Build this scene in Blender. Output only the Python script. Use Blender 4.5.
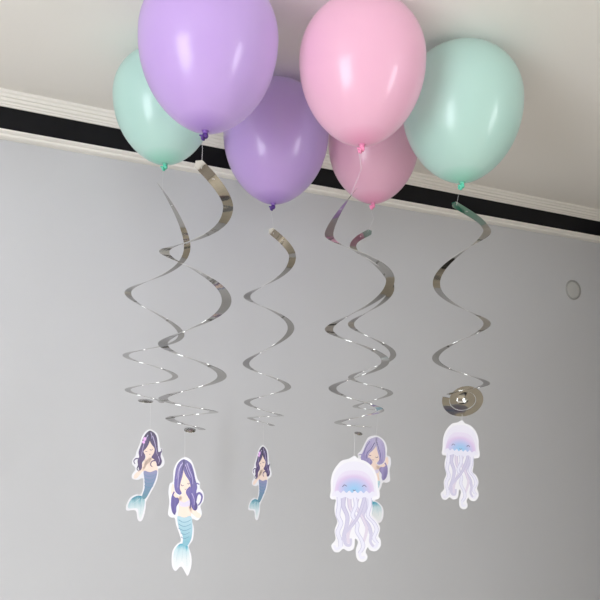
import bpy, bmesh, math, random
from math import sin, cos, pi, radians, sqrt
from mathutils import Vector, Matrix
from mathutils.geometry import tessellate_polygon

scene = bpy.context.scene
for o in list(bpy.data.objects):
    bpy.data.objects.remove(o)
COL = scene.collection
random.seed(4)

EYE = 1.55          # camera height above the floor
# ------------------------------------------------------------------ camera
cam_d = bpy.data.cameras.new('camera')
cam = bpy.data.objects.new('camera', cam_d); COL.objects.link(cam)
cam_d.sensor_width = 36; cam_d.lens = 37.2; cam_d.clip_start = 0.02
YAW = radians(23.152)
F = Vector((0.38815196, 0.90774223, 0.159192))
R = Vector((0.91704795, -0.3975694, 0.0310102))
U = Vector((-0.09143913, -0.13395003, 0.9867605))
cam.matrix_world = Matrix(((R.x, U.x, -F.x, 0), (R.y, U.y, -F.y, 0), (R.z, U.z, -F.z, EYE), (0, 0, 0, 1)))
scene.camera = cam
# ------------------------------------------------------------------ world, light, exposure
vs = scene.view_settings
vs.view_transform = 'Standard'; vs.look = 'None'; vs.gamma = 1; vs.use_curve_mapping = False
vs.exposure = -0.2
w = bpy.data.worlds.new('daylight_sky'); scene.world = w; w.use_nodes = True
bg = w.node_tree.nodes['Background']
bg.inputs[0].default_value = (0.75, 0.86, 1, 1); bg.inputs[1].default_value = 1.0

XL, XR, YB, YW, ZC = -2.0, 2.46, -3.0, 2.0, EYE + 0.88
WIN_LEFT = (-1.2, 0.2, 0.35, 2.25)      # y0,y1,z0,z1 in the left wall
WIN_RIGHT = (-2.35, -1.35, 0.35, 2.25)   # y0,y1,z0,z1 in the right wall

def window_light(name, loc, rot, sx, sy, power, colr):
    d = bpy.data.lights.new(name, 'AREA'); d.shape = 'RECTANGLE'; d.size = sx; d.size_y = sy
    d.energy = power; d.color = colr
    o = bpy.data.objects.new(name, d); COL.objects.link(o); o.location = loc; o.rotation_euler = rot
    return o
y0, y1, z0, z1 = WIN_LEFT
window_light('window_daylight', (XL - 0.02, (y0 + y1) / 2, (z0 + z1) / 2), (0, -pi / 2, 0), z1 - z0, y1 - y0, 106, (0.90, 0.95, 1))
y0, y1, z0, z1 = WIN_RIGHT
window_light('window_daylight', (XR + 0.02, (y0 + y1) / 2, (z0 + z1) / 2), (0, pi / 2, 0), z1 - z0, y1 - y0, 92, (0.95, 0.97, 1))

# ------------------------------------------------------------------ materials
def rgb(h):
    h = h.lstrip('#'); c = [int(h[i:i + 2], 16) / 255 for i in (0, 2, 4)]
    return tuple(((x / 12.92) if x <= .04045 else ((x + .055) / 1.055) ** 2.4) for x in c) + (1,)

def mat(name, color, rough=.5, metal=0, noise=0, nscale=20, bump=0, bscale=60, coat=0, sss=0, spec=.5):
    m = bpy.data.materials.new(name); m.use_nodes = True
    nt = m.node_tree; b = nt.nodes['Principled BSDF']
    b.inputs['Base Color'].default_value = color
    b.inputs['Roughness'].default_value = rough; b.inputs['Metallic'].default_value = metal
    b.inputs['Specular IOR Level'].default_value = spec
    if coat:
        b.inputs['Coat Weight'].default_value = coat; b.inputs['Coat Roughness'].default_value = .08
    if sss:
        b.inputs['Subsurface Weight'].default_value = sss
        b.inputs['Subsurface Radius'].default_value = (.05, .05, .05); b.inputs['Subsurface Scale'].default_value = 1
    tc = nt.nodes.new('ShaderNodeTexCoord')
    if noise:
        n = nt.nodes.new('ShaderNodeTexNoise'); n.inputs['Scale'].default_value = nscale; n.inputs['Detail'].default_value = 4
        nt.links.new(tc.outputs['Object'], n.inputs['Vector'])
        mx = nt.nodes.new('ShaderNodeMix'); mx.data_type = 'RGBA'
        mx.inputs[6].default_value = tuple(c * (1 - noise) for c in color[:3]) + (1,)
        mx.inputs[7].default_value = tuple(min(1, c * (1 + noise)) for c in color[:3]) + (1,)
        nt.links.new(n.outputs['Fac'], mx.inputs[0]); nt.links.new(mx.outputs[2], b.inputs['Base Color'])
    if bump:
        n = nt.nodes.new('ShaderNodeTexNoise'); n.inputs['Scale'].default_value = bscale; n.inputs['Detail'].default_value = 3
        nt.links.new(tc.outputs['Object'], n.inputs['Vector'])
        bp = nt.nodes.new('ShaderNodeBump'); bp.inputs['Strength'].default_value = bump; bp.inputs['Distance'].default_value = .002
        nt.links.new(n.outputs['Fac'], bp.inputs['Height']); nt.links.new(bp.outputs[0], b.inputs['Normal'])
    return m

def ramp_mat(name, stops, axis=2, lo=0, hi=1, rough=.5, streak=None, **kw):
    """colour ramp printed along one local axis of the thing"""
    m = mat(name, rgb(stops[0][1]), rough, **kw)
    nt = m.node_tree; b = nt.nodes['Principled BSDF']
    tc = nt.nodes.new('ShaderNodeTexCoord'); sx = nt.nodes.new('ShaderNodeSeparateXYZ')
    nt.links.new(tc.outputs['Object'], sx.inputs[0])
    mr = nt.nodes.new('ShaderNodeMapRange'); mr.inputs[1].default_value = lo; mr.inputs[2].default_value = hi
    nt.links.new(sx.outputs[axis], mr.inputs[0])
    fac = mr.outputs[0]
    if streak:
        amt, scv = streak
        mp = nt.nodes.new('ShaderNodeMapping'); mp.inputs['Scale'].default_value = scv
        nt.links.new(tc.outputs['Object'], mp.inputs['Vector'])
        n = nt.nodes.new('ShaderNodeTexNoise'); n.inputs['Scale'].default_value = 1; n.inputs['Detail'].default_value = 2
        nt.links.new(mp.outputs[0], n.inputs['Vector'])
        ma = nt.nodes.new('ShaderNodeMath'); ma.operation = 'MULTIPLY_ADD'; ma.inputs[1].default_value = amt; 
        mb = nt.nodes.new('ShaderNodeMath'); mb.operation = 'SUBTRACT'; mb.inputs[1].default_value = .5
        nt.links.new(n.outputs['Fac'], mb.inputs[0]); nt.links.new(mb.outputs[0], ma.inputs[0]); nt.links.new(fac, ma.inputs[2])
        fac = ma.outputs[0]
    cr = nt.nodes.new('ShaderNodeValToRGB'); e = cr.color_ramp.elements
    while len(e) < len(stops): e.new(.5)
    for i, (p, c) in enumerate(stops):
        e[i].position = p; e[i].color = rgb(c)
    nt.links.new(fac, cr.inputs[0]); nt.links.new(cr.outputs[0], b.inputs['Base Color'])
    return m

M = {}
M['wall'] = mat('grey_wall_paint', rgb('c5c6ca'), .75, noise=.02, nscale=3, bump=.15, bscale=300)
M['ceiling'] = mat('matt_ceiling_paint', rgb('f2efeb'), .8, noise=.015, nscale=2, bump=.1, bscale=250)
M['trim'] = mat('cream_painted_moulding', rgb('eeebe6'), .5)
M['groove'] = mat('moulding_groove_grey', rgb('a9a7a5'), .6)
M['band'] = mat('black_patterned_band', rgb('090a10'), .38, noise=.5, nscale=25, spec=.25)
M['floor'] = mat('pale_wood_floor', rgb('cfc4b0'), .45, noise=.2, nscale=6)
M['sidewall'] = mat('side_wall_paint', rgb('e6e3de'), .8)
M['backwall'] = mat('taupe_back_wall', rgb('a0978c'), .8)
M['rightwall'] = mat('dark_side_wall', rgb('2c2824'), .8)
M['frame'] = mat('white_window_frame', rgb('f0f0ee'), .4)
M['plate'] = mat('grey_wall_cover', rgb('bebebd'), .5)
M['rimgrey'] = mat('grey_plate_rim', rgb('999997'), .5)
M['foil'] = mat('silver_foil', rgb('b2b0ac'), .08, 1, bump=.14, bscale=30)
M['thread'] = mat('clear_nylon_thread', rgb('d5d5d8'), .3)
M['card'] = mat('white_card', rgb('d5d4da'), .55)

def latex(name, body, neck):
    m = ramp_mat(name, [(0, neck), (.03, neck), (.10, body), (1, body)], 2, 0, .34, .30)
    b = m.node_tree.nodes['Principled BSDF']
    b.inputs['Coat Weight'].default_value = .9; b.inputs['Coat Roughness'].default_value = .19
    b.inputs['Roughness'].default_value = .36; b.inputs['Specular IOR Level'].default_value = .3
    nt = m.node_tree; out = nt.nodes['Material Output']
    tr = nt.nodes.new('ShaderNodeBsdfTranslucent'); mx = nt.nodes.new('ShaderNodeMixShader'); mx.inputs[0].default_value = .45
    lt = nt.nodes.new('ShaderNodeMix'); lt.data_type = 'RGBA'; lt.inputs[0].default_value = .8; lt.inputs[7].default_value = (1, 1, 1, 1)
    nt.links.new(nt.nodes['Color Ramp'].outputs[0], lt.inputs[6]); nt.links.new(lt.outputs[2], tr.inputs[0])
    nt.links.new(b.outputs[0], mx.inputs[1]); nt.links.new(tr.outputs[0], mx.inputs[2]); nt.links.new(mx.outputs[0], out.inputs[0])
    return m
LATEX = {
    'purple': (latex('lilac_latex', 'cda8f0', '9460c8'), mat('lilac_latex_knot', rgb('4f2b80'), .35)),
    'pink': (latex('pink_latex', 'ffc3e0', 'f08fbe'), mat('pink_latex_knot', rgb('ee8fb8'), .35)),
    'mint': (latex('mint_latex', 'c4eee4', '76d8bb'), mat('mint_latex_knot', rgb('5fc9ac'), .35)),
}

# ------------------------------------------------------------------ helpers
def mesh_obj(name, verts, faces, m, parent=None, smooth=True, loc=None):
    me = bpy.data.meshes.new(name); me.from_pydata([tuple(v) for v in verts], [], faces); me.update()
    if smooth:
        me.polygons.foreach_set('use_smooth', [True] * len(me.polygons))
    me.materials.append(m)
    o = bpy.data.objects.new(name, me); COL.objects.link(o)
    if parent: o.parent = parent
    if loc is not None: o.location = loc
    return o

def empty(name, loc, rz=0, label=None, cat=None, group=None):
    o = bpy.data.objects.new(name, None); COL.objects.link(o)
    o.empty_display_size = .05
    o.location = loc; o.rotation_euler = (0, 0, rz)
    if label: o['label'] = label; o['category'] = cat
    if group: o['group'] = group
    return o

def box(name, a, b, m, parent=None):
    vs_ = [(x, y, z) for x in (a[0], b[0]) for y in (a[1], b[1]) for z in (a[2], b[2])]
    fs = [(0, 1, 3, 2), (4, 6, 7, 5), (0, 4, 5, 1), (2, 3, 7, 6), (0, 2, 6, 4), (1, 5, 7, 3)]
    return mesh_obj(name, vs_, fs, m, parent, False)

def struct(o): o['kind'] = 'structure'; return o

def boxes(name, lst, m, parent=None):
    V, Fc = [], []
    for a, b in lst:
        k = len(V)
        V += [(x, y, z) for x in (a[0], b[0]) for y in (a[1], b[1]) for z in (a[2], b[2])]
        Fc += [tuple(k + i for i in f) for f in [(0, 1, 3, 2), (4, 6, 7, 5), (0, 4, 5, 1), (2, 3, 7, 6), (0, 2, 6, 4), (1, 5, 7, 3)]]
    return mesh_obj(name, V, Fc, m, parent, False)

def extrude_profile(name, prof, xa, xb, m, parent=None):
    """closed profile in (y, z), run along x"""
    n = len(prof)
    V = [(xa, y, z) for y, z in prof] + [(xb, y, z) for y, z in prof]
    Fc = [(i, (i + 1) % n, n + (i + 1) % n, n + i) for i in range(n)]
    Fc += [tuple(range(n - 1, -1, -1)), tuple(range(n, 2 * n))]
    return mesh_obj(name, V, Fc, m, parent, False)

def tube(name, pts, r, m, parent=None, seg=6):
    V, Fc = [], []; pts = [Vector(p) for p in pts]
    for i, p in enumerate(pts):
        d = (pts[min(i + 1, len(pts) - 1)] - pts[max(i - 1, 0)]).normalized()
        a = d.orthogonal().normalized() if i == 0 else (a - d * a.dot(d)).normalized()
        b = d.cross(a)
        for k in range(seg):
            t = 2 * pi * k / seg; V.append(p + (a * cos(t) + b * sin(t)) * r)
    for i in range(len(pts) - 1):
        for k in range(seg):
            Fc.append((i * seg + k, i * seg + (k + 1) % seg, (i + 1) * seg + (k + 1) % seg, (i + 1) * seg + k))
    Fc.append(tuple(range(seg))[::-1]); Fc.append(tuple((len(pts) - 1) * seg + k for k in range(seg)))
    return mesh_obj(name, V, Fc, m, parent)

# ------------------------------------------------------------------ the room
T = .15
struct(box('floor', (XL - T, YB - T, -.1), (XR + T, YW + T, 0), M['floor']))
struct(box('ceiling', (XL - T, YB - T, ZC), (XR + T, YW + T, ZC + .1), M['ceiling']))
struct(box('wall_front', (XL - T, YW, 0), (XR + T, YW + T, ZC), M['wall']))
struct(box('wall_back', (XL - T, YB - T, 0), (XR + T, YB, ZC), M['backwall']))
y0, y1, z0, z1 = WIN_LEFT
struct(boxes('wall_left', [((XL - T, YB, 0), (XL, y0, ZC)), ((XL - T, y1, 0), (XL, YW, ZC)),
                           ((XL - T, y0, 0), (XL, y1, z0)), ((XL - T, y0, z1), (XL, y1, ZC))], M['sidewall']))
struct(boxes('window_1', [((XL - .05, y0, z0), (XL + .01, y0 + .05, z1)), ((XL - .05, y1 - .05, z0), (XL + .01, y1, z1)),
                          ((XL - .05, y0, z0), (XL + .01, y1, z0 + .05)), ((XL - .05, y0, z1 - .05), (XL + .01, y1, z1))], M['frame']))
y0, y1, z0, z1 = WIN_RIGHT
struct(boxes('wall_right', [((XR, YB, 0), (XR + T, y0, ZC)), ((XR, y1, 0), (XR + T, YW, ZC)),
                            ((XR, y0, 0), (XR + T, y1, z0)), ((XR, y0, z1), (XR + T, y1, ZC))], M['rightwall']))
struct(boxes('window_2', [((XR - .01, y0, z0), (XR + .05, y0 + .05, z1)), ((XR - .01, y1 - .05, z0), (XR + .05, y1, z1)),
                          ((XR - .01, y0, z0), (XR + .05, y1, z0 + .05)), ((XR - .01, y0, z1 - .05), (XR + .05, y1, z1))], M['frame']))

# cornice under the ceiling: stepped cream moulding, black band, slim cream ledge
zc = ZC
upper = [(2.0, zc), (1.925, zc), (1.925, zc - .008), (1.930, zc - .012), (1.933, zc - .019), (1.938, zc - .020),
         (1.940, zc - .028), (1.945, zc - .031), (1.947, zc - .036), (1.950, zc - .037), (1.952, zc - .0425), (2.0, zc - .0425)]
struct(extrude_profile('trim_1', upper, XL, XR, M['trim']))
struct(extrude_profile('trim_2', [(2.0, zc - .0425), (1.957, zc - .0425), (1.957, zc - .112), (2.0, zc - .112)], XL, XR, M['band']))
low = [(2.0, zc - .112), (1.953, zc - .112), (1.953, zc - .1165), (1.958, zc - .119), (1.968, zc - .121), (1.971, zc - .126),
       (1.976, zc - .128), (1.985, zc - .129), (2.0, zc - .129)]
struct(extrude_profile('trim_3', low, XL, XR, M['trim']))

# round cover plate on the wall
cp = empty('cover_plate', (2.164, YW, EYE + .517), 0, 'small round blank grey cover plate on the wall at the right', 'wall cover')
def lathe(prof, seg=48, axis='z'):
    V, Fc = [], []
    for (r, h) in prof:
        for k in range(seg):
            t = 2 * pi * k / seg
            V.append((r * cos(t), r * sin(t), h) if axis == 'z' else (r * cos(t), -h, r * sin(t)))
    for i in range(len(prof) - 1):
        for k in range(seg):
            q = (i * seg + k, i * seg + (k + 1) % seg, (i + 1) * seg + (k + 1) % seg, (i + 1) * seg + k)
            Fc.append(q)
    return V, Fc
V, Fc = lathe([(.0005, .004), (.030, .0042), (.036, .0038), (.0375, .0015)], axis='y'); mesh_obj('lid', V, Fc, M['plate'], cp)
V, Fc = lathe([(.0375, .0005), (.0385, .0042), (.041, .0055), (.0435, .0045), (.0445, 0)], axis='y'); mesh_obj('rim', V, Fc, M['rimgrey'], cp)

# ------------------------------------------------------------------ balloons
def balloon(colour, knot, wd, tilt, label, group):
    body_m, knot_m = LATEX[colour]
    t = empty('balloon', (knot[0], knot[1], EYE + knot[2]), 0, label, 'balloon', group)
    t.rotation_euler = tilt
    Rr = wd / 2; hl = .72 * wd; hu = .49 * wd; z0 = .04 * wd
    prof = []
    n = 34
    for i in range(n + 1):            # lower, pointed part
        s = cos(pi / 2 * i / n)       # 1 at the neck, 0 at the widest ring
        s = min(s, .9965)
        rr = Rr * (1 - s ** 2.12) ** .60
        prof.append((max(rr, .0045), z0 + hl * (1 - s)))
    for i in range(1, n):
        a = pi / 2 * i / n
        prof.append((Rr * cos(a) ** .97, z0 + hl + hu * sin(a)))
    prof.append((.0004, z0 + hl + hu))
    prof = [(.0045, z0 - .004)] + prof
    V, Fc = lathe(prof, 72)
    mesh_obj('body', V, Fc, body_m, t)
    # knot: twisted neck, rolled ring and a small flared lip to one side
    kp = [(.0006, -.0035), (.004, -.003), (.0062, .0), (.0066, .003), (.0055, .006), (.0042, .0085), (.0048, z0 - .001), (.0075, z0 + .0015)]
    V, Fc = lathe(kp, 20)
    V = [(x * (1 + .12 * sin(3 * math.atan2(y, x) + z * 300)), y, z) for x, y, z in V]
    k = mesh_obj('knot', V, Fc, knot_m, t)
    # lip: a torus-like rolled rim leaning outwards
    LV, LF = [], []
    A, Bq = 20, 8
    for i in range(A):
        a = 2 * pi * i / A
        for j in range(Bq):
            b = 2 * pi * j / Bq
            rr = .0058 + .0022 * cos(b)
            LV.append(Vector((rr * cos(a), rr * sin(a), .0022 * sin(b) + .0012 * sin(3 * a))))
    rot = Matrix.Rotation(radians(58), 3, 'Y') @ Matrix.Identity(3)
    LV = [rot @ v + Vector((-.0055, -.002, -.002)) for v in LV]
    for i in range(A):
        for j in range(Bq):
            LF.append((i * Bq + j, ((i + 1) % A) * Bq + j, ((i + 1) % A) * Bq + (j + 1) % Bq, i * Bq + (j + 1) % Bq))
    lip = mesh_obj('rolled_lip', LV, LF, knot_m, t)
    lip.rotation_euler = (0, 0, -YAW)
    return t

KN = {'purple_near': (.2808, 1.1721, .5197), 'purple_far': (.5652, 1.5288, .5139), 'pink_near': (.6074, 1.1087, .5321),
      'pink_far': (.8547, 1.4898, .5508), 'mint_right': (.9071, 1.157, .5153), 'mint_left': (.2643, 1.5102, .5669)}
def tl(deg):       # lean sideways as seen along the room's diagonal
    return Matrix.Rotation(radians(deg), 3, Vector((sin(YAW), cos(YAW), 0))).to_euler()
balloon('purple', KN['purple_near'], .288, tl(-.9), 'large lilac balloon nearest the camera, in front of the left mint balloon', 'lilac balloons')
balloon('purple', KN['purple_far'], .292, tl(.2), 'lilac balloon further back, between the front lilac and the front pink balloon', 'lilac balloons')
balloon('pink', KN['pink_near'], .276, tl(-.8), 'large pink balloon in front, overlapping the smaller pink one', 'pink balloons')
balloon('pink', KN['pink_far'], .262, tl(-.3), 'smaller pink balloon half hidden behind the big front pink one', 'pink balloons')
balloon('mint', KN['mint_right'], .289, tl(.3), 'mint green balloon on the right of the cluster, whole outline in view', 'mint balloons')
balloon('mint', KN['mint_left'], .254, tl(-4.5), 'mint green balloon at the left, partly behind the front lilac balloon', 'mint balloons')

# ------------------------------------------------------------------ foil swirl streamers
def cat_at(th, xs, t):
    """monotone cubic through keys"""
    n = len(th)
    i = 0
    while i < n - 2 and t > th[i + 1]: i += 1
    def slope(k):
        if k == 0: return (xs[1] - xs[0]) / (th[1] - th[0])
        if k == n - 1: return (xs[-1] - xs[-2]) / (th[-1] - th[-2])
        a = (xs[k] - xs[k - 1]) / (th[k] - th[k - 1]); b = (xs[k + 1] - xs[k]) / (th[k + 1] - th[k])
        return 0 if a * b <= 0 else 2 * a * b / (a + b)
    h = th[i + 1] - th[i]; u = (t - th[i]) / h
    return ((2 * u ** 3 - 3 * u * u + 1) * xs[i] + (u ** 3 - 2 * u * u + u) * h * slope(i) + (-2 * u ** 3 + 3 * u * u) * xs[i + 1] + (u ** 3 - u * u) * h * slope(i + 1))

def streamer(key, hand, keys, label, width=.019, hub=None, end_phase=1.0, top_wide=True, hook=True):
    kx, ky, kz = KN[key]
    xs = [k[0] for k in keys]; zs = [k[1] for k in keys]; n = len(keys)
    right_first = xs[1] > xs[2]
    base = 0 if right_first else pi
    th = [base - pi / 2] + [base + pi * i for i in range(n - 2)] + [base + pi * (n - 3) + pi * end_phase]
    c = [xs[0]]
    for i in range(1, n):
        if i == 1: c.append((xs[1] + xs[2]) / 2)
        elif i < n - 1: c.append(((xs[i - 1] + xs[i + 1]) / 2 + xs[i]) / 2)
        else: c.append(c[-1])
    r = [abs(xs[1] - c[1])] + [abs(xs[i] - c[i]) for i in range(1, n)]
    if end_phase != 1: r[-1] = r[-2] * .8
    N = 26 * n
    P, A = [], []
    for i in range(N + 1):
        t = th[0] + (th[-1] - th[0]) * i / N
        cc = cat_at(th, c, t); rr = cat_at(th, r, t); zz = cat_at(th, zs, t)
        P.append(Vector((cc + rr * cos(t), hand * rr * sin(t), zz - kz)))
        A.append(Vector((cos(t), hand * sin(t), 0)))
    if top_wide:      # the punched end hangs steeply, so the foil there turns its flat side outwards
        dist = kx * sin(YAW) + ky * cos(YAW)
        for i in range(N + 1):
            t = th[0] + (th[-1] - th[0]) * i / N
            k = (t - th[0]) / (pi * .5)
            if k >= 1: break
            P[i].z += (P[i].z + kz) * P[i].y / dist
        for i in range(N + 1):
            t = th[0] + (th[-1] - th[0]) * i / N
            k = (t - th[0]) / (pi * (.75 if hand > 0 else 1.05))
            if k >= 1: break
            tg = (P[i + 1] - P[max(i - 1, 0)]).normalized()
            side = tg.cross(Vector((0, 1, 0)))
            if side.dot(Vector((1 if right_first else -1, 0, 0))) < 0: side = -side
            k = k * k * (3 - 2 * k)
            A[i] = (side.normalized() * (1 - k) + A[i] * k).normalized()
    # the thing hangs from the knot; its local x runs sideways in the cluster
    t0 = empty('swirl_streamer', (kx, ky, EYE + kz), -YAW, label, 'swirl decoration', 'hanging silver foil swirls')
    V, Fc = [], []; th2 = .00022
    L = 0; lens = [0]
    for i in range(1, N + 1): L += (P[i] - P[i - 1]).length; lens.append(L)
    rows = []
    for i in range(N + 1):
        tg = (P[min(i + 1, N)] - P[max(i - 1, 0)]).normalized()
        a = (A[i] - tg * A[i].dot(tg)).normalized(); nn = tg.cross(a).normalized()
        d = min(lens[i], L - lens[i]); wd = width * (.97 - .2 * lens[i] / L)
        hw = wd / 2
        if d < hw: hw = sqrt(max(hw * hw - (hw - d) ** 2, 1e-7))
        rows.append((P[i], a * hw, nn * th2))
    def strip(f):
        k = len(V)
        for p, a, nn in rows: V.extend(f(p, a, nn))
        for i in range(N): Fc.append((k + 2 * i, k + 2 * i + 1, k + 2 * i + 3, k + 2 * i + 2))
    strip(lambda p, a, q: (p - a + q, p + a + q)); strip(lambda p, a, q: (p + a - q, p - a - q))
    strip(lambda p, a, q: (p + a + q, p + a - q)); strip(lambda p, a, q: (p - a - q, p - a + q))
    mesh_obj('ribbon', V, Fc, M['foil'], t0)
    if hook:
        p = P[0]; q = P[2]
        m_ = (p + Vector((0, 0, 0))) / 2
        tube('hanging_thread', [Vector((-.0055, -.002, -.0105)), Vector((p.x * .5 + .004, p.y * .5, p.z * .5)), q + Vector((0, 0, .004)), q - Vector((0, 0, .004))], .00035, M['thread'], t0)
        e = []
        for k in range(13):
            a = 2 * pi * k / 12; e.append(P[6] + Vector((.0024 * cos(a), .0024 * sin(a), .0004)))
        tube('eyelet', e, .0005, M['thread'], t0, 5)
    if hub:
        hx, hz, hr, ht = hub
        V, Fc = lathe([(.0004, .0022), (hr * .35, .0018), (hr * .45, .0005), (hr, .0004), (hr, -.0004), (hr * .4, -.0006), (.0004, -.0012)], 28)
        h = mesh_obj('hub', V, Fc, M['foil'], t0, True, (hx, 0, hz - kz)); h.rotation_euler = (radians(ht), radians(6), 0)
    return t0, P

streamer('mint_left', 1, [(-.0009, .5037), (.0671, .3745), (-.0672, .2521), (.066, .1508), (-.0616, .0961), (.058, .0485), (-.0517, .0132), (.0313, -.0171)],
         'silver foil swirl under the left mint balloon, leftmost of the swirls', top_wide=False, width=.017, hub=(-.008, -.0135, .018, 12))
streamer('purple_near', 1, [(-.0052, .4684), (.0536, .3783), (-.0655, .2826), (.06, .19), (-.0565, .1017), (.0588, .0424), (-.0495, -.0033), (.0473, -.0273), (-.0348, -.041), (.0266, -.0612)],
         'silver foil swirl under the front lilac balloon with a wide dark top curl', width=.021, hub=(.004, -.062, .011, 20))
streamer('purple_far', 1, [(-.0059, .4546), (.0576, .3789), (-.0599, .2688), (.06, .1869), (-.0546, .0912), (.0573, .0325), (-.0475, -.0093), (.0418, -.0422), (-.038, -.0498), (.0195, -.0682)],
         'silver foil swirl hanging alone below the rear lilac balloon', width=.0195)
streamer('pink_near', 1, [(-.0033, .4693), (-.0662, .3424), (.0622, .2444), (-.0615, .1428), (.0534, .0793), (-.0516, .0239), (.0443, -.0167), (-.0392, -.0428), (.0207, -.0488)],
         'silver foil swirl under the front pink balloon, in front of its twin', top_wide=False, width=.019, hub=(.002, -.062, .008, 20))
streamer('pink_far', 1, [(.0037, .4801), (-.0551, .4315), (.0533, .3115), (-.0568, .2095), (.0602, .1273), (-.0542, .0637), (.0528, .0238), (-.0406, -.014), (.026, -.0226)],
         'silver foil swirl under the rear pink balloon with a pinkish top end', width=.019)
t6, P6 = streamer('mint_right', -1, [(-.01, .4752), (.0558, .4157), (-.0608, .2889), (.0521, .1936), (-.0639, .1091), (.0498, .0536), (-.040, .022)],
         'silver foil swirl under the right mint balloon ending in a round foil disc', width=.0185, end_phase=.9)
# the still coiled round end of the right-hand swirl
kx, ky, kz = KN['mint_right']
coil_axis = Matrix.Rotation(radians(128), 3, 'X') @ Matrix.Rotation(radians(0), 3, 'Y')
def coil():
    V, Fc = [], []
    N = 150; r0, r1 = .0515, .021; turns = 1.75
    pitch = (r0 - r1) / turns
    for s in (1, -1):
        k = len(V)
        for i in range(N + 1):
            u = i / N; a = pi * .95 + u * turns * 2 * pi
            ro = r0 - (r0 - r1) * u; ri = ro - pitch * .93
            h = .0004 * s - .002 * u
            for rr in (ri, ro): V.append((rr * cos(a), rr * sin(a), h + .0012 * (1 - u) * sin(a * .5)))
        for i in range(N):
            q = (k + 2 * i, k + 2 * i + 1, k + 2 * i + 3, k + 2 * i + 2)
            Fc.append(q if s == 1 else q[::-1])
    m = 2 * (N + 1)
    for e in (0, 1):
        k = len(V)
        for i in range(N + 1): V += [V[2 * i + e], V[m + 2 * i + e]]
        for i in range(N): Fc.append((k + 2 * i, k + 2 * i + 2, k + 2 * i + 3, k + 2 * i + 1))
    return V, Fc
V, Fc = coil()
co = mesh_obj('coiled_disc', V, Fc, M['foil'], t6, True, (.0005, 0, -.002 + .0135 - kz))
co.rotation_euler = coil_axis.to_euler()
V, Fc = lathe([(.0205, -.0058), (.0175, -.006), (.016, -.0075), (.013, -.0115), (.008, -.0145), (.0004, -.016)], 40)
hb = mesh_obj('hub', V, Fc, M['foil'], t6, True, (-.006, 0, -.002 + .0155 - kz)); hb.rotation_euler = coil_axis.to_euler()

# ------------------------------------------------------------------ printed card cut-outs
def smooth_poly(pts, sub=4, closed=True):
    n = len(pts); out = []
    rng = n if closed else n - 1
    for i in range(rng):
        g = (lambda k: pts[k % n]) if closed else (lambda k: pts[max(0, min(n - 1, k))])
        p0, p1, p2, p3 = g(i - 1), g(i), g(i + 1), g(i + 2)
        for j in range(sub):
            t = j / sub
            out.append(tuple(.5 * (2 * p1[d] + (p2[d] - p0[d]) * t + (2 * p0[d] - 5 * p1[d] + 4 * p2[d] - p3[d]) * t * t + (3 * p1[d] - p0[d] - 3 * p2[d] + p3[d]) * t ** 3) for d in (0, 1)))
    if not closed: out.append(pts[-1])
    return out

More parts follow.
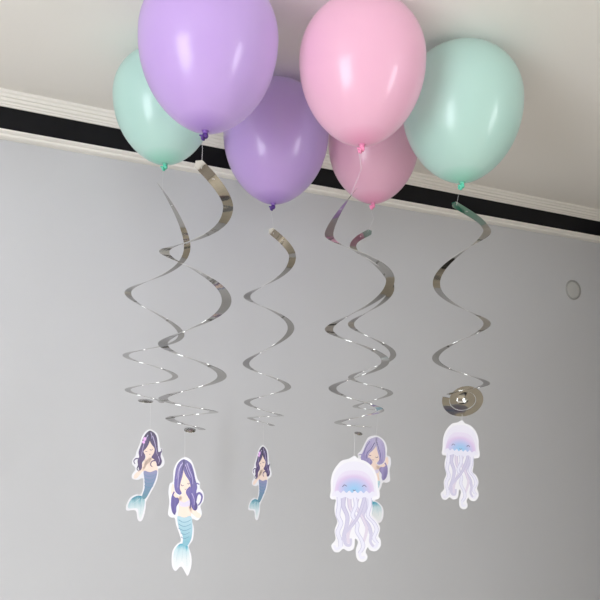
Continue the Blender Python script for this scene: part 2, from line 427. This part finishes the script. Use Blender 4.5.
class Cut:
    """a die-cut card drawn in its own millimetre-like grid: origin top centre, x right, y down"""
    def __init__(s, parent, ox, oy, sc, mirror=False, k=1.0):
        s.p, s.ox, s.oy, s.sc, s.mx = parent, ox, oy, sc, (-1 if mirror else 1)
        s.k = k if isinstance(k, tuple) else (k, k)
    def each(s, name, lines, layer, m):
        for l in lines: s.strokes(name, [l], layer, m)
    def loc(s, p): return ((p[0] - s.ox) * s.sc * s.mx, -(p[1] - s.oy) * s.sc)
    def slab(s, V, Fc, pts, th):
        """pts already local; slab is centred on the card plane so the print shows on both faces"""
        n = len(pts); k = len(V)
        tri = tessellate_polygon([[Vector((x, z, 0)) for x, z in pts]])
        V += [(x, -th, z) for x, z in pts] + [(x, th, z) for x, z in pts]
        for a, b, c in tri:
            Fc.append((k + a, k + b, k + c)); Fc.append((k + n + c, k + n + b, k + n + a))
        for i in range(n):
            j = (i + 1) % n; Fc.append((k + i, k + n + i, k + n + j, k + j))
    def part(s, name, polys, layer, m, sub=4, label=None):
        V, Fc = [], []; th = .0004 + layer * .00009
        for q in polys: s.slab(V, Fc, [s.loc(p) for p in smooth_poly(q, sub)], th)
        o = mesh_obj(name, V, Fc, m, s.p, False); o.scale = (s.k[0], 1, s.k[1])
        bm = bmesh.new(); bm.from_mesh(o.data); bmesh.ops.recalc_face_normals(bm, faces=bm.faces); bm.to_mesh(o.data); bm.free()
        if label: o['label'] = label
        return o
    def stroke_poly(s, line, w0, w1, sub=5):
        q = smooth_poly(line, sub, False); n = len(q); L_, R_ = [], []
        for i in range(n):
            a, b = q[max(0, i - 1)], q[min(n - 1, i + 1)]
            dx, dy = b[0] - a[0], b[1] - a[1]; l = math.hypot(dx, dy) or 1
            wd = (w0 + (w1 - w0) * i / (n - 1)) / 2
            L_.append((q[i][0] - dy / l * wd, q[i][1] + dx / l * wd)); R_.append((q[i][0] + dy / l * wd, q[i][1] - dx / l * wd))
        return L_ + R_[::-1]
    def strokes(s, name, lines, layer, m, label=None):
        V, Fc = [], []; th = .0004 + layer * .00009
        for line, w0, w1 in lines:
            q = smooth_poly(line, 5, False); n = len(q); k = len(V)
            L2 = s.stroke_poly(line, w0, w1)
            # build as a quad strip so crossings and curls triangulate cleanly
            left = L2[:n]; right = L2[n:][::-1]
            for (a, b) in zip(left, right):
                a, b = s.loc(a), s.loc(b)
                V += [(a[0], -th, a[1]), (b[0], -th, b[1]), (a[0], th, a[1]), (b[0], th, b[1])]
            for i in range(n - 1):
                A, B = k + 4 * i, k + 4 * i + 4
                Fc += [(A, A + 1, B + 1, B), (A + 2, B + 2, B + 3, A + 3), (A, B, B + 2, A + 2), (A + 1, A + 3, B + 3, B + 1)]
            Fc += [(k, k + 2, k + 3, k + 1), (k + 4 * n - 4, k + 4 * n - 3, k + 4 * n - 1, k + 4 * n - 2)]
        o = mesh_obj(name, V, Fc, m, s.p, False); o.scale = (s.k[0], 1, s.k[1])
        if label: o['label'] = label
        return o

M['skin'] = mat('printed_skin', rgb('dfc9bd'), .5)
M['face_line'] = mat('printed_dark_line', rgb('6a5a78'), .5)
M['flower'] = mat('printed_pink_flower', rgb('d9a6e0'), .5)
M['bodice'] = mat('printed_pale_lilac', rgb('c8c0d6'), .5)
M['hair_hi'] = mat('printed_lilac_hair_shine', rgb('a99ec4'), .5)
M['hair_lo'] = mat('printed_dark_hair_line', rgb('4a3f72'), .5)
def hair_mat(nm, a, b, c): return ramp_mat(nm, [(0, a), (.5, b), (1, c)], 2, -.12, .0, .5, streak=(1.1, (220, 1, 30)))
M['hairA'] = hair_mat('printed_violet_hair', '443a70', '675c98', '6b6490')
M['hairB'] = hair_mat('printed_plum_hair', '3f3352', '574770', '4c465c')
M['hairC'] = hair_mat('printed_soft_lilac_hair', '7a719c', '9188b4', 'aca6c2')
M['tailA'] = ramp_mat('printed_blue_tail', [(0, '6b9fb0'), (.4, '8bb0bf'), (1, 'a5bfcb')], 2, -.156, -.103, .5, streak=(.5, (60, 1, 160)))
M['tailB'] = ramp_mat('printed_violet_blue_tail', [(0, '56808f'), (.4, '68809c'), (1, '8484a8')], 2, -.156, -.093, .5, streak=(.5, (60, 1, 160)))
M['finA'] = ramp_mat('printed_teal_fin', [(0, 'd4d5d6'), (.5, 'cbd0d3'), (.75, 'b0c6cd'), (.92, '5a9cb0'), (1, '3f8aa2')], 2, -.206, -.151, .5, streak=(.35, (160, 1, 30)))
M['finB'] = ramp_mat('printed_teal_grey_fin', [(0, 'd0d4d5'), (.5, 'c0ccd0'), (.75, '92b2bc'), (.92, '4a8496'), (1, '3f7f94')], 2, -.204, -.149, .5, streak=(.35, (160, 1, 30)))
M['fin_ray'] = mat('printed_fin_ray', rgb('a9bcc6'), .5)
M['scale'] = mat('printed_scale_line', rgb('55809a'), .5)
M['jelly_face'] = None

CARD_YAW = -YAW
def hang(key, dx, ztop, yaw, roll, label, cat, group, name, thread_top, dy=0):
    kx, ky, kz = KN[key]
    loc = Vector((kx, ky, 0)) + Vector((cos(YAW), -sin(YAW), 0)) * dx + Vector((sin(YAW), cos(YAW), 0)) * dy
    t = empty(name, (loc.x, loc.y, EYE + ztop), 0, label, cat, group)
    t.rotation_euler = (Matrix.Rotation(-YAW + radians(yaw), 3, 'Z') @ Matrix.Rotation(radians(-roll), 3, 'Y')).to_euler()
    tube('thread', [(0, 0, -.004), (.0008, 0, (thread_top - ztop) * .5), (0, 0, thread_top - ztop)], .0004, M['thread'], t)
    return t

def mermaid_a(t, s, hair_m='hairA', mirror=False, k=1.0):
    c = Cut(t, 184.4, 460.4, s, mirror, k)
    c.part('card', [[(184.4, 459.6), (191.6, 463), (195.2, 472.6), (198, 482.3), (200.6, 485.6), (200.3, 491), (204.2, 496), (204, 504), (200.8, 509.2),
        (202.2, 514.6), (201.9, 518.4), (197.7, 523.2), (193.2, 521.4), (192.4, 524), (194, 531), (193, 541.8), (189, 548.3), (191.4, 557.5), (191.4, 567.2), (188.1, 576.4), (186.2, 575.2),
        (181, 567.6), (175.6, 571.8), (172.2, 568), (171.3, 560), (172.5, 551.5), (177, 545.8), (180.6, 543.4), (179.9, 538), (176, 527.5), (174.4, 520), (171, 519.6), (167.6, 516.4),
        (168.3, 509), (168.8, 502.6), (167.8, 494.6), (169.2, 485.8), (172.4, 484), (172.9, 473.2), (177.2, 463.6)]], 0, M['card'])
    c.part('torso', [[(184, 495), (188, 496), (190.4, 500), (191.8, 508), (191, 519), (190.4, 521), (178.2, 520), (178.6, 510), (178, 502), (180, 498)],
                     [(189.6, 500), (193.4, 507), (197, 514), (201, 517.2), (200.2, 520.6), (196.4, 520.2), (192, 516), (189, 510)],
                     [(171.4, 486.6), (173.4, 487.4), (174, 493), (178, 498), (182, 499.4), (180, 503), (174.4, 500), (170.6, 494.6)]], 1, M['skin'])
    c.part('bodice', [[(179.4, 503.4), (184, 505), (189.8, 502.8), (190.2, 508), (185, 509.4), (179.6, 508)]], 2, M['bodice'])
    c.part('tail', [[(177.2, 518.4), (184, 520), (191.2, 519), (192.6, 530.4), (191.4, 540.6), (187.2, 547.8), (182.6, 546.4), (182.8, 539), (178.4, 529)]], 2, M['tailA'])
    c.part('tail_fin', [[(181.4, 545.4), (187.6, 547.6), (189.8, 557.8), (189.9, 566.6), (187.3, 573.6), (182.2, 563.4), (176, 569.4), (173.6, 566), (173, 559), (174.2, 551.8), (177.8, 547)]], 1, M['finA'])
    c.strokes('scale_line', [([(178.4, 522 + 4.1 * i), (182.6 + .2 * i, 524.4 + 4.1 * i), (187, 524.2 + 4.1 * i), (191.4 - .2 * i, 522.2 + 4.1 * i)] if i < 3 else
        [(180.4 + .4 * (i - 3), 522.5 + 4.1 * i), (184.6, 524.3 + 4.1 * i), (189.8 - .6 * (i - 3), 522.4 + 4.1 * i)], .55, .35) for i in range(5)], 3, M['scale'])
    c.each('fin_ray', [([(181.8, 549), (182.4, 555), (181.8, 562)], .6, .3), ([(178.6, 550), (177, 556), (176, 563)], .4, .2), ([(185.6, 551), (186.6, 559), (187, 567)], .4, .2)], 3, M['fin_ray'])
    c.part('face', [[(183.4, 470), (187.6, 478), (191, 485.6), (190.4, 491), (186.6, 496.6), (182.4, 495.6), (179.6, 491), (179.6, 484)]], 3, M['skin'])
    hair = [[(184.6, 462), (180, 463.2), (176.2, 468.6), (174.4, 478), (173.8, 488), (175.4, 494.4), (179.2, 497.2), (181.4, 495.6), (179.6, 491), (180.2, 485.8), (182.4, 478), (183.6, 471.4)],
            [(183.6, 462), (183.3, 471.4), (185.6, 478), (189.6, 484.4), (190.4, 490), (187.4, 496), (188.4, 500.6), (191, 504), (191.6, 509.4), (194, 513), (196.8, 512.8), (198, 508.4), (196.2, 503.6), (197.6, 500),
             (196.6, 495), (197.6, 489.6), (195.6, 482), (193.4, 472), (190.4, 465.4)],
            [(172, 496.6), (174.6, 499.6), (178, 500.6), (178.8, 504.4), (176.2, 509), (175.8, 514.4), (173.8, 516.8), (171.4, 513), (170.4, 506), (171, 500)]]
    c.part('hair', hair, 4, M[hair_m])
    c.each('hair_curl', [([(195.4, 504), (197, 498), (200, 496.2), (202.4, 499.4), (201.4, 504.6), (198.6, 508.4)], 2.8, 1.1),
                            ([(194.6, 490), (197, 486.4), (199.8, 487.6)], 2.0, .8), ([(177.6, 500.4), (173, 506), (174.6, 517)], 2.4, .9),
                            ([(190.4, 490), (186.8, 495), (190.6, 503), (190.2, 511)], 2.6, .9), ([(173.8, 494), (171.4, 500), (170.8, 508)], 1.6, .7)], 5, M[hair_m])
    c.strokes('hair_shine', [([(182.6, 465), (179.4, 471), (178, 480), (177.6, 490)], .9, .4), ([(187, 465.6), (189.6, 473), (192.4, 480), (193, 487)], .9, .4),
                             ([(192, 496), (194.4, 502), (194.4, 508)], .8, .4), ([(180.8, 466.6), (178, 473), (176.4, 481)], .6, .3), ([(185.4, 467), (187.6, 474), (190.6, 480.6)], .7, .3)], 6, M['hair_hi'])
    c.strokes('hair_line', [([(183.2, 468), (181, 476), (178.8, 484), (179, 492)], .5, .3), ([(185.2, 469), (188, 477), (191.6, 483.6), (192, 491)], .6, .3), ([(190, 468), (193.4, 477), (195, 485)], .5, .3)], 7, M['hair_lo'])
    c.strokes('face_detail', [([(180.9, 487), (182.2, 488.4), (183.7, 487.6)], .7, .5), ([(187.6, 486), (188.8, 486.8), (190, 485.4)], .7, .5), ([(184.6, 491.6), (185.6, 492), (186.4, 491.4)], .5, .4)], 8, M['face_line'])

def mermaid_b(t, s, hair='hairB', tail='tailB', fin='finB', mirror=False):
    c = Cut(t, 149.5, 431, .00226, mirror, s / .00226)
    c.part('card', [[(150, 430.4), (157.2, 435), (159.4, 444.4), (160.2, 449.6), (162.6, 450.4), (162, 455.4), (164.6, 461.6), (164.4, 466.6), (160.6, 469.8), (158.4, 470.6), (158.6, 475),
        (156.6, 483.6), (152, 492.6), (147.8, 499.8), (146, 504), (146, 509), (143.6, 518.8), (140.6, 522), (137.6, 519.4), (135.8, 511.2), (127, 511), (125.9, 508), (126.7, 504), (130, 498.4), (135.6, 495.4),
        (141, 495.4), (143, 488), (142.6, 479.6), (137.4, 481), (132, 479.6), (131.4, 475.6), (134.4, 471.4), (134.2, 468), (131.4, 465), (131.8, 460.6), (135, 456.6), (135.4, 453.4), (138.6, 445.6), (141.2, 437.6), (145, 432.2)]], 0, M['card'])
    c.part('torso', [[(146.6, 456), (150.4, 458), (155, 462), (157.4, 467), (157.2, 474), (150, 475), (144, 473.6), (142.4, 470.4), (144.6, 463)],
                     [(144.4, 460.6), (147, 465), (142, 473), (136, 479.4), (133.2, 478.6), (134, 475.6), (139.4, 470)],
                     [(150, 457.6), (153, 458.6), (149, 464), (145.4, 467), (144.6, 464)]], 1, M['skin'])
    c.part('tail', [[(143.6, 472.2), (150, 473.6), (157.2, 472), (155.4, 482), (150.8, 491.2), (145.6, 499.8), (142, 498), (144.6, 489), (144.2, 480)]], 2, M[tail])
    c.part('tail_fin', [[(140.6, 496.8), (144.6, 499.6), (144.2, 509), (141.6, 518.4), (140, 519.2), (138.8, 516), (137.6, 509.4), (129, 509), (127.8, 506), (131, 500), (136, 497)]], 1, M[fin])
    c.strokes('scale_line', [([(144.2, 476 + 3.6 * i), (148, 477.8 + 3.6 * i), (152.4, 477.6 + 3.6 * i), (156 - .9 * i, 475.8 + 3.6 * i)], .5, .3) for i in range(4)], 3, M['scale'])
    c.each('fin_ray', [([(141.6, 500), (141.4, 507), (140.6, 515)], .6, .3), ([(140, 499.6), (134.6, 503.4), (130, 506)], .6, .3)], 3, M['fin_ray'])
    c.part('face', [[(149.4, 440), (152.6, 446.6), (155, 451), (153.4, 456), (149.6, 459.4), (145.6, 457), (143.4, 452.4), (145.4, 449.4)]], 3, M['skin'])
    c.part('hair', [[(150, 432), (146, 433.8), (142.6, 439), (140.4, 446), (138, 453), (138.6, 458), (137, 462), (138, 468), (139.4, 472), (141.6, 469), (141.8, 464), (144.6, 460), (144.8, 456.4), (143, 452.6), (145.6, 449.8), (148, 446), (149.5, 441.4)],
                    [(148.8, 432), (149.3, 441.4), (151.6, 446), (154.4, 450), (153.8, 454.6), (151.4, 458.6), (154, 461), (156.4, 464.4), (157.2, 467.6), (160.4, 467.2), (162.2, 463), (160.8, 458.4), (161.2, 453), (158.4, 453.4), (157.6, 446), (156.6, 438.6), (153.6, 433.8)]], 4, M[hair])
    c.each('hair_curl', [([(139, 460), (135.4, 459.6), (133.2, 462), (134.4, 465)], 1.5, .6), ([(138.4, 466), (136.6, 470), (139, 472.6)], 1.3, .5),
                            ([(155, 462), (151.6, 463), (150.6, 466.4), (152.4, 468.4)], 1.4, .6), ([(159, 455), (161.6, 453.6), (161.4, 450.6)], 1.3, .5)], 5, M[hair])
    c.strokes('hair_shine', [([(147.6, 436), (144.4, 442), (142.2, 450), (141, 457)], .8, .3), ([(152.4, 437), (154.6, 444), (156, 450), (157.4, 457)], .8, .3), ([(158.4, 458), (159.6, 462), (158.6, 465.4)], .8, .3),
                             ([(150.4, 433.6), (151.4, 436.4), (151.6, 440)], .8, .3)], 6, M['hair_hi'])
    c.strokes('hair_line', [([(148.6, 437), (146.6, 443), (143.4, 449)], .5, .3), ([(150.4, 437), (152.6, 443.6), (155.4, 449.4)], .5, .3)], 7, M['hair_lo'])
    c.part('hair_flower', [[(144.4, 438), (145.8, 439.4), (145.4, 441.4), (143.4, 441.6), (142.6, 439.6)], [(143, 441.6), (144.6, 442.8), (143.8, 444.6), (142, 444), (141.6, 442.4)]], 8, M['flower'])
    c.strokes('face_detail', [([(149.6, 450.6), (151, 451.6), (152.6, 450.4)], .6, .4), ([(145, 452.4), (146, 453), (147, 452.4)], .5, .4), ([(149, 455.4), (149.8, 455.8), (150.6, 455.4)], .45, .35)], 8, M['face_line'])

def jelly_face_mat():
    m = mat('printed_lilac_blue_bell', rgb('c2b5d0'), .5)
    nt = m.node_tree; b = nt.nodes['Principled BSDF']
    tc = nt.nodes.new('ShaderNodeTexCoord'); mp = nt.nodes.new('ShaderNodeMapping')
    mp.inputs['Location'].default_value = (0, 0, 2.05); mp.inputs['Scale'].default_value = (24, 1, 32)
    nt.links.new(tc.outputs['Object'], mp.inputs['Vector'])
    sp = nt.nodes.new('ShaderNodeSeparateXYZ'); nt.links.new(mp.outputs[0], sp.inputs[0])
    cb = nt.nodes.new('ShaderNodeCombineXYZ'); nt.links.new(sp.outputs[0], cb.inputs[0]); nt.links.new(sp.outputs[2], cb.inputs[2])
    ln = nt.nodes.new('ShaderNodeVectorMath'); ln.operation = 'LENGTH'; nt.links.new(cb.outputs[0], ln.inputs[0])
    cr = nt.nodes.new('ShaderNodeValToRGB'); e = cr.color_ramp.elements
    for i, (p, c) in enumerate([(0.1, '88b2d4'), (.45, 'a0aed2'), (.8, 'c2afce'), (1, 'cbc3d6')]):
        if i > 1: e.new(p)
        e[i].position = p; e[i].color = rgb(c)
    nt.links.new(ln.outputs['Value'], cr.inputs[0]); nt.links.new(cr.outputs[0], b.inputs['Base Color'])
    return m
M['jelly_face'] = jelly_face_mat()
M['jelly_bell'] = mat('printed_white_bell', rgb('cfcdd9'), .5)
M['tent_a'] = mat('printed_pale_lilac_tentacle', rgb('b9b5cb'), .5)
M['tent_b'] = mat('printed_white_tentacle', rgb('cecddb'), .5)
M['tent_line'] = mat('printed_grey_lilac_line', rgb('a5a1c0'), .5)
M['tent_pink'] = mat('printed_pinkish_tentacle', rgb('c6bdcd'), .5)

def jellyfish(t, s, k=1.0):
    c = Cut(t, 354, 455.5, s, False, k)
    c.part('card', [[(352.6, 456), (355.6, 455.6), (358.4, 458.6), (366, 460.6), (373.6, 466.6), (378.2, 476), (379.4, 487), (381, 493), (380.4, 498.2), (375.4, 500.2), (373, 501),
        (373.4, 509), (372.4, 517), (377.4, 520.4), (381.2, 528.4), (379.2, 536), (381.4, 539.6), (381.6, 546), (377, 551), (370.8, 550.6), (368.2, 547.4), (366, 552.4), (367.8, 556), (366.8, 560),
        (362.4, 562), (357.4, 559.6), (355.8, 551.4), (358, 542.6), (355, 539.4), (353.8, 548.6), (348, 551.6), (342.8, 549.4), (338, 552.8), (332.8, 551.8), (330.4, 546.4), (333.2, 542.6), (334.8, 539),
        (333.6, 531), (336.6, 522.6), (334, 515), (333.6, 507), (335, 500.6), (330.8, 500), (328.6, 497.4), (329.6, 492), (329.6, 480), (333.2, 469.4), (340.6, 460.8), (348.4, 458.6)]], 0, M['card'])
    c.part('bell', [[(354, 461), (364, 462.8), (372, 468.6), (376.4, 478), (377.2, 488), (378.4, 494.6), (374, 496.6), (336, 496.8), (331, 496.4), (331.8, 490), (331.8, 480.6), (335.4, 470.8), (343, 463.6)]], 1, M['jelly_bell'])
    c.part('bell_face', [[(354, 470.2), (364, 471.4), (371, 477), (374.4, 485), (375, 493.6), (370, 494.8), (340, 494.8), (334, 494), (334.4, 486), (337.4, 477.6), (344, 471.6)]], 2, M['jelly_face'])
    tent = [([(338, 495), (338.4, 506), (337.2, 516), (340.4, 524), (337, 533), (339.6, 541), (340, 547), (335.4, 549.6), (333.4, 546)], 6, 2.2, 'tent_b'),
            ([(344, 495), (342.6, 506), (347, 517), (346, 527), (343.6, 536), (345.4, 544.6), (350, 545.4), (350.6, 539)], 5.4, 2.2, 'tent_a'),
            ([(349, 495), (349.6, 507), (354, 518), (350, 528), (347.6, 536), (348.4, 544)], 5, 3, 'tent_pink'),
            ([(370, 495), (370.4, 506), (368.4, 516), (374.6, 523), (377.6, 530), (374.6, 538), (378, 543), (375.6, 547.4), (371.4, 545.4)], 5.4, 2, 'tent_b'),
            ([(364, 495), (365.6, 507), (363, 517), (369.4, 526), (371.6, 534), (371, 542), (374.4, 546.6)], 5, 2.4, 'tent_a'),
            ([(358.6, 495), (356.4, 507), (362.4, 517), (367, 527), (366, 536), (363, 544)], 4.6, 2.6, 'tent_pink'),
            ([(354, 495), (356, 506), (352.4, 516), (357.4, 524), (357, 532), (361.6, 540), (363.4, 547), (360, 553), (361.4, 558), (365, 557)], 5.4, 2.2, 'tent_b'),
            ([(366, 495), (362, 508), (357.6, 518), (351, 527), (344.6, 534), (341.6, 541)], 4.2, 2.4, 'tent_a')]
    for i, (ln, a, b, mm) in enumerate(tent):
        c.strokes('tentacle', [(ln, a, b)], 1.2 + .42 * i, M[mm])
        off = [(x + a * .34, y) for x, y in ln[:-2]]; off2 = [(x - a * .34, y) for x, y in ln[:-2]]
        c.strokes('tentacle_line', [(off, .55, .35), (off2, .55, .35)], 1.25 + .42 * i, M['tent_line'])
    c.part('frill', [[(334, 492.6), (337, 491), (340, 493.4), (343, 491), (346, 493.4), (349, 491), (352, 493.4), (355, 491), (358, 493.4), (361, 491), (364, 493.4), (367, 491), (370, 493.4), (373, 491.4), (375.6, 493),
             (374, 497), (369, 499), (365, 497.2), (360, 499.6), (355, 497.4), (350, 499.6), (345, 497.4), (340, 499), (335.6, 497.2)]], 5.4, M['tent_b'])
    c.strokes('closed_eye', [([(341.8, 487.2), (343.8, 485.2), (346.4, 486.6)], .8, .6)], 6, M['face_line'])
    c.strokes('closed_eye', [([(362.6, 486.8), (364.8, 485.2), (367, 487.2)], .8, .6)], 6, M['face_line'])
    c.strokes('mouth', [([(352.8, 490), (354.2, 491), (355.6, 490)], .7, .6)], 6, M['face_line'])

A_ = 'mermaid paper cutouts'; J_ = 'jellyfish paper cutouts'
t = hang('purple_near', -.003, -.1133, 0, 3.4, 'mermaid card cutout with violet hair and light blue tail, the lowest hanging mermaid', 'paper cutout', A_, 'mermaid_cutout', -.062)
mermaid_a(t, .2059 / 115.5)
t = hang('mint_left', .0072, -.0806, 0, 3.4, 'mermaid card cutout with plum hair and slate blue tail, leftmost of the cutouts', 'paper cutout', A_, 'mermaid_cutout', -.014)
mermaid_b(t, .2057 / 91)
t = hang('purple_far', -.0016, -.1192, -40, 2, 'mermaid card cutout turned edgewise, narrow, hanging alone in the middle', 'paper cutout', A_, 'mermaid_cutout', -.066)
mermaid_b(t, .1839 / 91)
t = hang('pink_far', .016, -.0896, 0, -4, 'mermaid card cutout mostly hidden behind the front jellyfish', 'paper cutout', A_, 'mermaid_cutout', -.022)
mermaid_a(t, .2059 / 115.5, 'hairC', True, (1.55, 1.12))
t = hang('pink_near', -.0062, -.1059, 0, 1, 'large white and lilac jellyfish card cutout in front of a mermaid', 'paper cutout', J_, 'jellyfish_cutout', -.062)
jellyfish(t, .1963 / 105.5)
t = hang('mint_right', -.0065, -.0340, 0, -3.5, 'jellyfish card cutout hanging at the right under the round foil disc', 'paper cutout', J_, 'jellyfish_cutout', -.02)
jellyfish(t, .190 / 105.5, (.9, 1))
